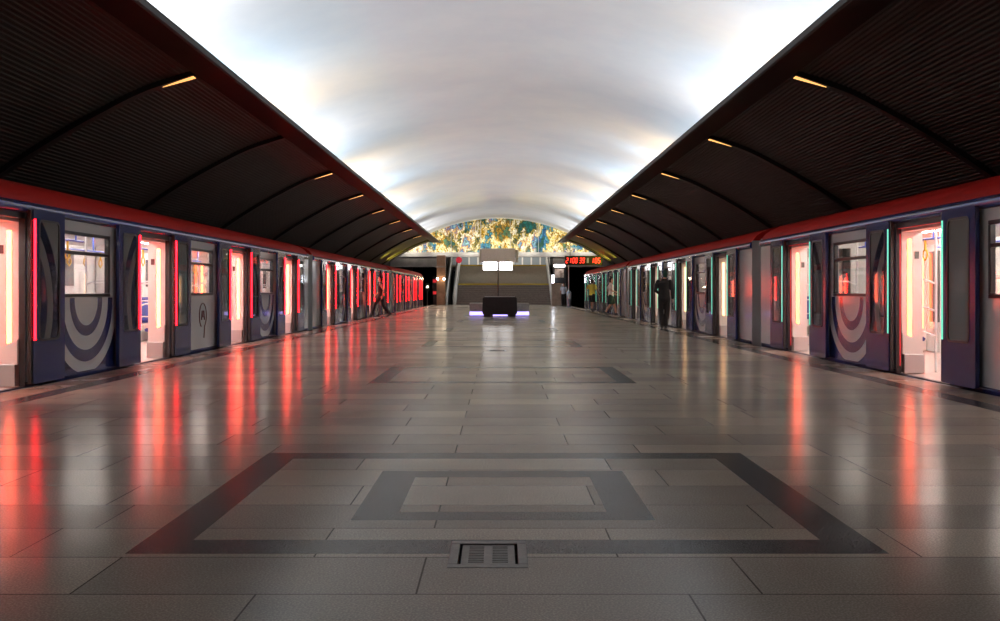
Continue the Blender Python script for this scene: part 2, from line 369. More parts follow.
# ------------------------------------------------------------------ floor
def build_floor():
    mb = MB()
    a0, a1, b0, b1 = -1.60, 1.66, 3.90, 6.33            # outer inlay frame
    c0, c1, d0, d1 = -0.73, 0.76, 4.47, 5.70            # inner inlay frame
    w = 0.22
    xs = {EL, EL + 0.42, EL + 0.67, a0, a0 + w, a1 - w, a1, c0, c0 + w, c1 - w, c1, ER - 0.67, ER - 0.42, ER, 2.9, -3.0}
    ys = {Y_BACK, b0, b0 + w, b1 - w, b1, d0, d0 + 0.17, d1 - 0.2, d1, 75.0}
    reps = []
    for k in range(1, 6):
        y = b0 + 7.2 * k; reps.append(y); ys |= {y, y + w, y + 2.43 - w, y + 2.43}
    xs = sorted(xs); ys = sorted(ys)
    gx0, gx1, gy0, gy1 = -0.215, 0.115, 3.70, 4.10
    GD = 13.3; xs = sorted(set(xs) | {gx0, gx1}); ys = sorted(set(ys) | {gy0, gy1, gy0 + GD, gy1 + GD})
    def ring(x, y, p0, p1, q0, q1, wx, wy0, wy1):
        return p0 < x < p1 and q0 < y < q1 and not (p0 + wx < x < p1 - wx and q0 + wy0 < y < q1 - wy1)
    for i in range(len(xs) - 1):
        for j in range(len(ys) - 1):
            x, y = (xs[i] + xs[i + 1]) / 2, (ys[j] + ys[j + 1]) / 2
            if gx0 < x < gx1 and (gy0 < y < gy1 or gy0 + GD < y < gy1 + GD): continue
            mi = 0
            if x < EL + 0.42 or x > ER - 0.42: mi = 2
            elif x < EL + 0.67 or x > ER - 0.67: mi = 1
            elif ring(x, y, a0, a1, b0, b1, w, w, w) or ring(x, y, c0, c1, d0, d1, w, 0.17, 0.2): mi = 1
            else:
                for r in reps:
                    if ring(x, y, a0, a1, r, r + 2.43, w, w, w): mi = 1
            mb.add([(xs[i], ys[j], 0), (xs[i + 1], ys[j], 0), (xs[i + 1], ys[j + 1], 0), (xs[i], ys[j + 1], 0)], [(0, 1, 2, 3)], mi)
    # platform sides
    for x in (EL, ER):
        mb.add([(x, Y_BACK, -1.3), (x, 75, -1.3), (x, 75, 0), (x, Y_BACK, 0)], [(0, 1, 2, 3)], 3)
    mb.add([(EL, Y_BACK, -1.3), (ER, Y_BACK, -1.3), (ER, Y_BACK, 0), (EL, Y_BACK, 0)], [(0, 1, 2, 3)], 3)
    # pit of the drain
    for u, v in ((gy0, gy1), (gy0 + GD, gy1 + GD)):
        for q in ([(gx0, u), (gx1, u)], [(gx1, u), (gx1, v)], [(gx1, v), (gx0, v)], [(gx0, v), (gx0, u)]):
            mb.add([(*q[0], -0.2), (*q[1], -0.2), (*q[1], 0), (*q[0], 0)], [(0, 1, 2, 3)], 3)
        mb.add([(gx0, u, -0.2), (gx1, u, -0.2), (gx1, v, -0.2), (gx0, v, -0.2)], [(0, 1, 2, 3)], 3)
    o = mb.build('floor', [M['floor'], M['inlay'], M['edge_stone'], M['concrete']])
    struct(o)
    tb = MB(); tb.box(-9.4, EL, Y_BACK, 110, -1.4, -1.3); tb.box(ER, 9.3, Y_BACK, 110, -1.4, -1.3)
    struct(tb.build('floor_track', M['concrete']))
    # drain grate
    g = empty('drain_grate', (-0.05, 3.9, 0), 'cast iron drain grate set in the granite floor in front', 'drain grate')
    f = MB(); x0, x1, y0, y1 = -0.165, 0.165, -0.2, 0.2
    for (p, q, r, s) in ((x0, x1, y0, y0 + 0.05), (x0, x1, y1 - 0.05, y1), (x0, x0 + 0.04, y0 + 0.05, y1 - 0.05), (x1 - 0.04, x1, y0 + 0.05, y1 - 0.05)):
        f.box(p, q, r, s, -0.05, 0.002)
    f.build('grate_frame', M['iron'], g, 0.003)
    s = MB(); ix0, ix1, iy0, iy1 = x0 + 0.052, x1 - 0.052, y0 + 0.065, y1 - 0.065
    s.box(ix0, ix0 + 0.03, iy0, iy1, -0.03, -0.002); s.box(ix1 - 0.03, ix1, iy0, iy1, -0.03, -0.002); s.box(-0.018, 0.018, iy0, iy1, -0.03, -0.002)
    for k in range(11):
        y = iy0 + (iy1 - iy0) * (k + 0.5) / 11
        s.box(ix0 + 0.03, -0.018, y - 0.0075, y + 0.0075, -0.03, -0.003); s.box(0.018, ix1 - 0.03, y - 0.0075, y + 0.0075, -0.03, -0.003)
    s.box(ix0, ix1, iy0 - 0.004, iy0 + 0.012, -0.03, -0.002); s.box(ix0, ix1, iy1 - 0.012, iy1 + 0.004, -0.03, -0.002)
    s.build('grate_insert', M['iron'], g)
    g2 = copy_tree(g); g2.location = (-0.05, 3.9 + 13.3, 0); g2['label'] = 'far drain grate set in the floor between the inlay and black box'
build_floor()

# ------------------------------------------------------------------ vault, canopies, outer walls
def build_vault():
    mb = MB()
    prof = [(XC + x, vault_z(XC + x)) for x in [i * 9.3 / 48 for i in range(-48, 49)]]
    ys = []; y = RIB0 - 4 * PITCH
    while y < Y_END + 4:
        for k in range(8): ys.append(y + PITCH * k / 8)
        y += PITCH
    ys = [v for v in ys if Y_BACK <= v <= Y_END] + [Y_END + 0.3]
    def pillow(a, y):
        t = ((y - RIB0) / PITCH) % 1.0
        return 0.035 * (1 - (2 * t - 1) ** 2) ** 0.8
    mb.sheet(prof, ys, 0, True, pillow)
    struct(mb.build('ceiling', M['vault']))
build_vault()

CAN = [(4.62, 4.56), (5.44, 4.29), (6.13, 3.95), (6.83, 3.56), (7.60, 3.07), (8.34, 2.50), (9.02, 1.90)]
def can_eval(n):
    """evenly spaced points along a smooth curve through CAN"""
    P = [Vector((a, b)) for a, b in CAN]; pts = []
    for i in range(len(P) - 1):
        p0 = P[i - 1] if i else P[0] * 2 - P[1]; p1, p2 = P[i], P[i + 1]
        p3 = P[i + 2] if i + 2 < len(P) else P[-1] * 2 - P[-2]
        for k in range(40):
            t = k / 40
            pts.append(0.5 * ((2 * p1) + (p2 - p0) * t + (2 * p0 - 5 * p1 + 4 * p2 - p3) * t * t + (3 * p1 - p0 - 3 * p2 + p3) * t ** 3))
    pts.append(P[-1])
    L_ = [0]
    for a, b in zip(pts, pts[1:]): L_.append(L_[-1] + (b - a).length)
    out = []; j = 0
    for i in range(n + 1):
        s = L_[-1] * i / n
        while j < len(L_) - 2 and L_[j + 1] < s: j += 1
        t = (s - L_[j]) / max(1e-9, L_[j + 1] - L_[j]); p = pts[j].lerp(pts[j + 1], t)
        d = (pts[j + 1] - pts[j]).normalized(); out.append((p, Vector((d.y, -d.x)) if d.x < 0 else Vector((d.y, -d.x))))
    return out, L_[-1]

def build_canopy(s, side):
    K = 66; sub = 6
    pts, ln = can_eval(K * sub)
    prof = []
    for i, (p, n) in enumerate(pts):
        h = 0.5 - 0.5 * math.cos(2 * math.pi * i / sub)
        h = min(1, max(0, (h - 0.25) * 2))
        q = p + n * 0.009 * h        # n points down and in
        prof.append((XC + s * q.x, q.y))
    top = [(XC + s * (p.x - n.x * 0.12), p.y - n.y * 0.12) for p, n in pts[::-6]]
    mb = MB(); mb.sheet(prof, [2.0, 16, 30, 44, Y_CAN], 0, False); mb.sheet(top, [2.0, Y_CAN], 0, True)
    o = mb.build('ceiling_' + side, M['corrugated']); struct(o)
    so = MB(); so.box(XC + s * 4.12, XC + s * 4.62, 2.0, Y_CAN, 4.46, 4.58)
    so.build('soffit', M['soffit'], o)
    lip = MB()
    lp = [(4.07, 4.45), (4.10, 4.435), (4.13, 4.45), (4.13, 4.51), (4.10, 4.52), (4.07, 4.51)]
    lip.prism([(XC + s * a, b) for a, b in lp], 2.0, Y_CAN)
    lip.build('lip', M['lip'], o)
    rp = can_eval(30)[0]
    y = RIB0 - 2 * PITCH
    while y < Y_CAN + 1:
        rb = MB()
        pr = [(XC + s * p.x, p.y) for p, n in rp] + [(XC + s * (p.x + n.x * 0.085), p.y + n.y * 0.085) for p, n in rp[::-1]]
        A = [(a, y - 0.09, b) for a, b in pr] + [(a, y + 0.09, b) for a, b in pr]; n_ = len(pr)
        rb.add(A, [(i, (i + 1) % n_, n_ + (i + 1) % n_, n_ + i) for i in range(n_)], 0)
        h = len(rp)
        for off in (0, n_):
            rb.add(A, [(off + i, off + i + 1, off + n_ - 2 - i, off + n_ - 1 - i) for i in range(h - 1)], 0)
        rb.build('rib', M['rib'], o)
        y += PITCH
    return o
build_canopy(-1, 'left'); build_canopy(1, 'right')

ordn = ['first', 'second', 'third', 'fourth', 'fifth', 'sixth', 'seventh', 'eighth', 'ninth']
def slot_lamp(s, y, label):
    rp = can_eval(60)[0]
    body = MB(); glow = MB()
    seg = [q for q in rp if 4.63 <= q[0].x <= 5.25]
    L_, Rr = [], []
    for i, (p, n) in enumerate(seg):
        t = i / (len(seg) - 1); w = 0.062 * (1 - t) ** 0.8 + 0.008  # strip narrows outwards to stand for its fading glow
        c = p + n * 0.092
        L_.append((XC + s * c.x, -w, c.y)); Rr.append((XC + s * c.x, w, c.y))
    m = len(L_)
    e = empty('slot_lamp', (0, y, 0), label, 'lamp', 'slot lamps under the canopy ribs ' + ('left' if s < 0 else 'right'))
    up = [(a, b * 0.9, c + 0.006) for a, b, c in L_ + Rr]
    glow.add(L_ + Rr + up, [(i, i + 1, m + i + 1, m + i) for i in range(m - 1)] + [(2 * m + i, 2 * m + i + 1, 3 * m + i + 1, 3 * m + i) for i in range(m - 1)]
             + [(i, i + 1, 2 * m + i + 1, 2 * m + i) for i in range(m - 1)] + [(m + i, m + i + 1, 3 * m + i + 1, 3 * m + i) for i in range(m - 1)], 0)
    glow.build('diffuser', M['lamp_amber'], e)
    cx, cz = XC + s * 4.645, seg[0][0].y + seg[0][1].y * 0.06
    body.box(cx - 0.02, cx + 0.02, -0.085, 0.085, cz - 0.03, cz + 0.04)
    body.build('end_cap', M['lip'], e)
for k in range(8):
    y = RIB0 + k * PITCH
    if k != 1:
        slot_lamp(-1, y, f'{ordn[k]} slot lamp from the front glowing under the left canopy rib' if k != 0 else 'long bright slot lamp under the nearest left canopy rib')
    slot_lamp(1, y, f'{ordn[k]} slot lamp from the front glowing under the right canopy rib' if k != 0 else 'long amber slot lamp under the nearest right canopy rib')

def build_shell():
    for s, side in ((-1, 'left'), (1, 'right')):
        x = XC + s * 9.15
        w = MB(); w.box(x, x + s * 0.25, Y_BACK, Y_END + 20, -1.4, 4.0)
        struct(w.build('wall_' + side, M['concrete']))
    # end wall above the tracks, with the two tunnel mouths
    e = MB()
    for s in (-1, 1):
        e.box(XC + s * 4.55, XC + s * 9.15, Y_END - 0.4, Y_END, 3.15, 3.98, 0)
        e.box(XC + s * 8.9, XC + s * 9.15, Y_END - 0.4, Y_END, -1.3, 3.15, 1)
    o = e.build('wall_end', [M['header'], M['concrete']]); struct(o)
    t = MB()
    for s in (-1, 1):
        xa, xb = XC + s * 4.9, XC + s * 9.1
        t.box(min(xa, xb), max(xa, xb), Y_END + 19, Y_END + 19.2, -1.3, 4.0)
        t.box(xa - 0.1, xa + 0.1, Y_END, Y_END + 19, -1.3, 4.0)
        t.box(min(xa, xb), max(xa, xb), Y_END, Y_END + 19, 3.9, 4.1)
    struct(t.build('wall_tunnel', M['tunnel']))
    b = MB(); b.box(XC - 8.5, XC + 8.5, 76.6, Y_END - 0.02, 3.98, 4.36); b.box(XC - 8.5, XC + 8.5, 76.5, 76.6, 4.24, 4.33)
    struct(b.build('trim_1', M['beam']))
build_shell()

# ------------------------------------------------------------------ mosaic
def build_mosaic():
    root = empty('mosaic_panel', (XC, Y_END, 4.36), 'colourful abstract mosaic panel under the end of the white vault', 'mosaic')
    mb = MB(); n = 60; W_ = 8.4
    top = [(-W_ + 2 * W_ * i / n, vault_z(XC - W_ + 2 * W_ * i / n) - 4.36 + 0.02) for i in range(n + 1)]
    prof = [(-W_, 0)] + top + [(W_, 0)]
    A = [(a, 0.0, b) for a, b in prof] + [(a, 0.25, b) for a, b in prof]; m = len(prof)
    mb.add(A, [(i, (i + 1) % m, m + (i + 1) % m, m + i) for i in range(m)], 0)
    mb.add(A, [tuple(range(m)), tuple(range(m, 2 * m))[::-1]], 0)
    mb.build('tesserae', M['mosaic'], root)
    for x in (-4.05, -1.55, 0.95, 3.35):
        j = MB(); j.box(x - 0.02, x + 0.02, -0.03, 0.01, 0, vault_z(XC + x) - 4.36 - 0.02)
        j.build('panel_joint', M['steel'], root)
build_mosaic()

# ------------------------------------------------------------------ stairs and hall
def build_stairs():
    xa, xb = -3.62, 4.18
    root = empty('staircase', (0, 75, 0), 'wide two flight granite staircase rising behind the platform', 'staircase', kind='structure')
    lo = MB(); n = 11; tr = 0.32; rs = 1.75 / n
    for i in range(n): lo.box(xa, xb, i * tr, n * tr + 0.4, i * rs, (i + 1) * rs - 0.03); lo.box(xa, xb, i * tr - 0.03, i * tr + 0.3, (i + 1) * rs - 0.03, (i + 1) * rs, 1)
    lo.box(xa, xb, (n - 1) * tr + 0.27, n * tr + 1.7, 1.72, 1.75, 1)
    lo.build('lower_flight', [M['step'], M['stone_grey']], root)
    up = MB(); y0 = n * tr + 1.6; m = 11; rs2 = 1.75 / m
    for i in range(m): up.box(xa, xb, y0 + i * tr, y0 + m * tr + 0.3, 1.75 + i * rs2, 1.75 + (i + 1) * rs2)
    up.build('upper_flight', M['step_light'], root)
    for (y, z) in ((n * tr - 0.36, 1.752), (y0 + (m - 1) * tr, 3.502)):
        s = MB(); s.box(xa, xb, y - 0.015, y + 0.12, z - 0.11, z + 0.006); s.build('edge_strip', M['yellow'], root)
    hall = MB(); yh = 75 + y0 + m * tr
    hall.box(-6, 6, yh, 98, 3.3, 3.5); struct(hall.build('floor_hall', M['stone_grey']))
    hw = MB(); hw.box(-6, 6, 97, 97.3, 3.5, 6.5); hw.box(-6, 6, 78.2, 97, 6.2, 6.4); hw.box(-6.2, -6, 78, 97, 3.5, 6.4); hw.box(6, 6.2, 78, 97, 3.5, 6.4)
    struct(hw.build('wall_hall', M['header']))
    sw = MB()
    for a, b in ((xa - 1.1, xa - 0.9), (xb + 0.06, xb + 0.16)):
        sw.prism([(75, 0), (84.4, 0), (84.4, 4.4), (83.7, 4.4), (75.2, 0.55)], a, b, axis='x')
    struct(sw.build('wall_stair', M['header']))
    # glazed screen at the head of the stairs
    sc = empty('glass_screen', (0, 86.5, 3.5), 'row of white posts and glass at the head of the stairs', 'glass screen')
    for k in range(12):
        x = -4.6 + k * 0.84
        p = MB(); p.box(x - 0.07, x + 0.07, -0.05, 0.05, 0, 2.2); p.build('post', M['white'], sc)
        if k < 11:
            g = MB(); g.box(x + 0.08, x + 0.76, -0.01, 0.01, 0.02, 2.2); g.build('glass_panel', M['glass_blue'], sc)
    def balustrade(x, w, label, name='stair_balustrade', rail=False):
        r = empty(name, (x, 75, 0), label, 'balustrade', 'stair balustrades')
        g = MB(); slope = 0.46
        g.prism([(-0.1, 0.0), (8.3, 8.3 * slope), (8.3, 8.3 * slope + 0.95), (0.55, 1.0), (0.1, 0.85), (-0.1, 0.55)], -w / 2, w / 2, axis='x')
        g.build('side_panel', M['pale_metal'], r)
        h = MB(); pts = [(0, -0.14, 0.1), (0, -0.17, 0.55), (0, 0.05, 0.9), (0, 0.5, 1.06), (0, 8.3, 8.3 * slope + 1.02)]
        h.tube(pts, 0.06 + w * 0.2, 8); h.build('handrail', M['white'], r)
    balustrade(-3.72, 0.28, 'pale metal balustrade along the left edge of the stairs')
    balustrade(-4.36, 0.14, 'narrow outer balustrade of the ramp left of the stairs')
    balustrade(4.26, 0.18, 'pale metal balustrade along the right edge of the stairs')
build_stairs()

# ------------------------------------------------------------------ things at the far end of the platform
def far_things():
    # brown pier, with two wall lamps
    p = empty('stone_pier', (-4.72, 73.6, 0), 'brown marble pier between left tunnel mouth and stairs', 'pier', kind='structure')
    b = MB(); b.box(-0.34, 0.34, -0.5, 0.6, 0, 3.98); b.build('shaft', M['stone_brown'], p, 0.02)
    c = MB(); c.box(-0.37, 0.37, -0.53, 0.63, 3.0, 3.12); c.build('collar', M['stone_grey'], p, 0.01)
    for x, lab in ((-4.98, 'round warm lamp on the outer side of the brown pier'), (-4.46, 'round warm lamp on the stair side of the brown pier')):
        l = empty('wall_lamp', (x, 73.1, 2.08), lab, 'lamp', 'warm lamps on the brown pier')
        q = MB(); q.disc((0, -0.03, 0), 0.09, (0, 1, 0), 0.06); q.build('base', M['steel'], l)
        q = MB(); q.tube([(0, -0.06, 0), (0, -0.09, 0), (0, -0.13, 0), (0, -0.15, 0)], [0.065, 0.075, 0.055, 0.02], 14); q.build('globe', M['lamp_warm'], l)
    # tunnel signal
    s = empty('tunnel_signal', (-5.95, 75.0, -1.3), 'small lit signal lamp on a mast at the left tunnel mouth', 'signal')
    q = MB(); q.tube([(0, 0, 0), (0, 0, 2.45)], 0.05); q.build('mast', M['iron'], s)
    q = MB(); q.box(-0.14, 0.14, -0.08, 0.08, 2.4, 3.05); q.build('housing', M['black'], s, 0.02)
    q = MB(); q.disc((0, -0.1, 2.75), 0.055, (0, 1, 0), 0.04); q.build('lens', M['lamp_warm'], s)
    cb = empty('equipment_cabinet', (-5.12, 74.2, 0), 'dark cabinet with two glowing red patches beside the brown pier', 'cabinet')
    cb.location.x = -5.28
    q = MB(); q.box(-0.16, 0.16, -0.2, 0.2, 0, 2.3); q.build('housing', M['black'], cb, 0.015)
    for z in (0.85, 1.8):
        q = MB(); q.box(-0.14, 0.14, -0.215, -0.2, z, z + 0.25); q.build('red_glow', M['red_lit'], cb)  # dull red reflections painted as faintly glowing patches
    # round red sign
    r = empty('round_sign', (-3.42, 76.3, 3.7), 'round red sign hanging under the beam over the ramp', 'sign')
    q = MB(); q.disc((0, 0, 0), 0.26, (0, 1, 0), 0.05, 28); q.build('disc', M['red_sign'], r)
    q = MB(); q.tube([(0, 0.03, 0.2), (0, 0.03, 0.6)], 0.02); q.build('hanger', M['steel'], r)
    # pole sign in the middle
    y = 62.0
    sg = empty('platform_sign', (-0.12, y, 0), 'double lit white sign with grey head box on a tall pole behind the bench', 'sign')
    q = MB(); q.tube([(0, -0.12, 0), (0, -0.12, 3.1)], 0.055, 12); q.disc((0, -0.12, 0.02), 0.2, (0, 0, 1), 0.04); q.build('pole', M['iron'], sg)
    q = MB(); q.box(-1.16, 1.16, -0.12, 0.12, 3.08, 4.0); q.build('head_box', M['sign_grey'], sg, 0.02)
    for x0, x1 in ((-1.28, -1.17), (1.17, 1.36)):
        q = MB(); q.box(x0, x1, -0.16, 0.16, 3.05, 3.92); q.build('end_plate', M['beam'], sg, 0.02)
    for x0, x1 in ((-1.02, -0.07), (0.08, 0.96)):
        q = MB(); q.box(x0, x1, -0.09, 0.09, 2.54, 3.07); q.build('lit_panel', M['sign_lit'], sg, 0.03)
    # bench with the black box
    bn = empty('stone_bench', (-0.03, 41.0, 0), 'grey slab bench lit violet from below beside the black box', 'bench')
    q = MB(); q.box(-1.33, 1.33, -0.32, 0.5, 0.24, 0.58); q.build('seat', M['bench_stone'], bn, 0.02)
    q = MB(); q.box(-1.2, 1.2, -0.18, 0.4, 0.0, 0.24); q.build('plinth', M['iron'], bn)
    for sx in (-1, 1):
        q = MB(); q.tube([(sx * 0.70, -0.26, 0.12), (sx * 1.32, -0.26, 0.12)], 0.085, 10); q.build('light_strip', M['led_violet'], bn)
    bx = empty('black_box', (-0.01, 40.0, 0), 'large black panelled box with thin bright rim standing before the bench', 'box')
    q = MB(); q.prism([(-0.72, 0.1), (0.72, 0.1), (0.76, 0.2), (0.74, 0.8), (0.68, 0.86), (-0.68, 0.86), (-0.74, 0.8), (-0.76, 0.2)], -0.35, 0.3); q.build('body', M['black_gloss'], bx, 0.015)
    q = MB(); q.box(-0.66, 0.66, -0.33, 0.28, 0.86, 0.885); q.build('rim', M['steel'], bx)
    for sx in (-0.55, 0.55):
        q = MB(); q.box(sx - 0.14, sx + 0.14, -0.3, 0.25, 0, 0.12); q.build('foot', M['black'], bx, 0.01)
    q = MB(); q.tube([(-0.3, -0.2, 0.06), (0.34, -0.2, 0.06)], 0.03, 8); q.build('light_strip', M['led_violet'], bx)
    # clock
    ck = empty('led_clock', (5.62, 61.5, 2.86), 'black display with red digits hanging over the right track', 'clock')
    q = MB(); q.box(-1.26, 1.26, -0.08, 0.12, 0, 0.62); q.build('housing', M['black_gloss'], ck, 0.02)
    SEG = {'0': 'abcdef', '1': 'bc', '2': 'abged', '3': 'abgcd', '5': 'afgcd', '9': 'abcdfg'}
    def digit(mb, ch, x, z, w=0.19, h=0.36, t=0.05, y=-0.095):
        sh = lambda zz: (zz - z) * 0.12
        for s_ in SEG[ch]:
            if s_ in 'agd':
                zz = {'a': z + h, 'g': z + h / 2, 'd': z}[s_]; mb.box(x + sh(zz) + 0.01, x + w + sh(zz) - 0.01, y, y + 0.015, zz - t / 2, zz + t / 2)
            else:
                xx = x + (w if s_ in 'bc' else 0); z0 = z + (h / 2 if s_ in 'bf' else 0) + 0.012; z1 = z0 + h / 2 - 0.024
                a0, a1 = sh(z0), sh(z1)
                mb.add([(xx - t / 2 + a0, y, z0), (xx + t / 2 + a0, y, z0), (xx + t / 2 + a1, y, z1), (xx - t / 2 + a1, y, z1),
                        (xx - t / 2 + a0, y + 0.015, z0), (xx + t / 2 + a0, y + 0.015, z0), (xx + t / 2 + a1, y + 0.015, z1), (xx - t / 2 + a1, y + 0.015, z1)],
                       [(0, 1, 2, 3), (4, 7, 6, 5), (0, 4, 5, 1), (1, 5, 6, 2), (2, 6, 7, 3), (3, 7, 4, 0)])
    for ch, x in (('2', -1.19), ('1', -1.01), ('0', -0.77), ('0', -0.58), ('3', -0.29), ('9', -0.10), ('1', 0.50), ('0', 0.75), ('5', 0.95)):
        q = MB(); digit(q, ch, x, 0.15, 0.12, 0.32, 0.04); q.build('digit', M['digit'], ck)
    q = MB(); q.box(0.20, 0.34, -0.095, -0.08, 0.14, 0.48); q.build('dim_cell', M['digit_dim'], ck)
    for x in (-0.9, 0.9):
        q = MB(); q.tube([(x, 0.02, 0.6), (x, 0.02, 2.4)], 0.02); q.build('hanger', M['iron'], ck)
    # right-hand group by the stairs
    kp = empty('stone_post', (4.36, 70.0, 0), 'waist high grey brown stone block at the right foot of the stairs', 'stone block')
    q = MB(); q.box(-0.40, 0.30, -0.35, 0.4, 0, 1.62); q.build('block', M['stone_grey'], kp, 0.03)
    q = MB(); q.box(-0.43, 0.33, -0.38, 0.43, 1.62, 1.70); q.build('cap', M['stone_brown'], kp, 0.015)
    q = MB(); q.box(0.31, 0.43, -0.3, 0.3, 0, 1.66); q.build('side_post', M['steel'], kp, 0.01)
    lp = empty('upright_lamp', (4.06, 70.0, 1.70), 'short upright white lamp standing on the stone block', 'lamp')
    q = MB(); q.box(-0.1, 0.1, -0.08, 0.08, 0, 0.06); q.build('base', M['steel'], lp)
    q = MB(); q.tube([(0, 0, 0.06), (0, 0, 0.62)], 0.085, 12); q.build('tube', M['lamp_cool'], lp)
    bd = empty('poster_stand', (4.62, 71.0, 1.70), 'dark framed brown poster under a white lamp right of the stairs', 'poster')
    bd.location = (4.62, 71.0, 0)
    q = MB(); q.box(-0.5, 0.55, 0, 0.1, 1.72, 3.0); q.build('board', M['black_gloss'], bd, 0.02)
    q = MB(); q.box(-0.38, 0.34, -0.02, 0.0, 2.16, 2.84); q.build('poster', M['poster'], bd)
    for x in (-0.42, 0.47):
        q = MB(); q.tube([(x, 0.05, 0), (x, 0.05, 1.75)], 0.03); q.build('leg', M['iron'], bd)
    ln = empty('strip_lamp', (4.60, 70.9, 2.98), 'bright white strip lamp above the brown poster', 'lamp')
    q = MB(); q.box(-0.42, 0.42, -0.18, 0.04, 0.0, 0.2); q.build('diffuser', M['lamp_white'], ln, 0.03)
    q = MB(); q.box(-0.45, 0.45, -0.2, 0.1, 0.2, 0.26); q.build('hood', M['black'], ln)
    pl = empty('steel_pole', (5.1, 68.0, 0), 'tall thin steel pole beside the silver column at right', 'pole')
    q = MB(); q.tube([(0, 0, 0), (0, 0, 3.6)], 0.04, 10); q.build('shaft', M['steel'], pl)
    q = MB(); q.disc((0, 0, 0.02), 0.12, (0, 0, 1), 0.04); q.build('base', M['iron'], pl)
    ic = empty('help_column', (5.0, 66.4, 0), 'rounded silver blue column at the right end of platform', 'column')
    q = MB(); q.tube([(0, 0, 0), (0, 0, 0.9), (0, 0, 1.05), (0, 0, 1.14)], [0.17, 0.19, 0.17, 0.06], 16); q.build('shell', M['bollard'], ic)
    q = MB(); q.box(-0.07, 0.07, -0.205, -0.17, 0.55, 0.95); q.build('front_panel', M['white'], ic)
far_things()

# ------------------------------------------------------------------ metro cars
HL = 9.55; DOORS = (-7.05, -2.35, 2.35, 7.05); HO = 0.745; LW = 0.78
WIN = (-4.7, 0.0, 4.7); WH = 0.72; WZ0, WZ1 = 1.04, 1.90

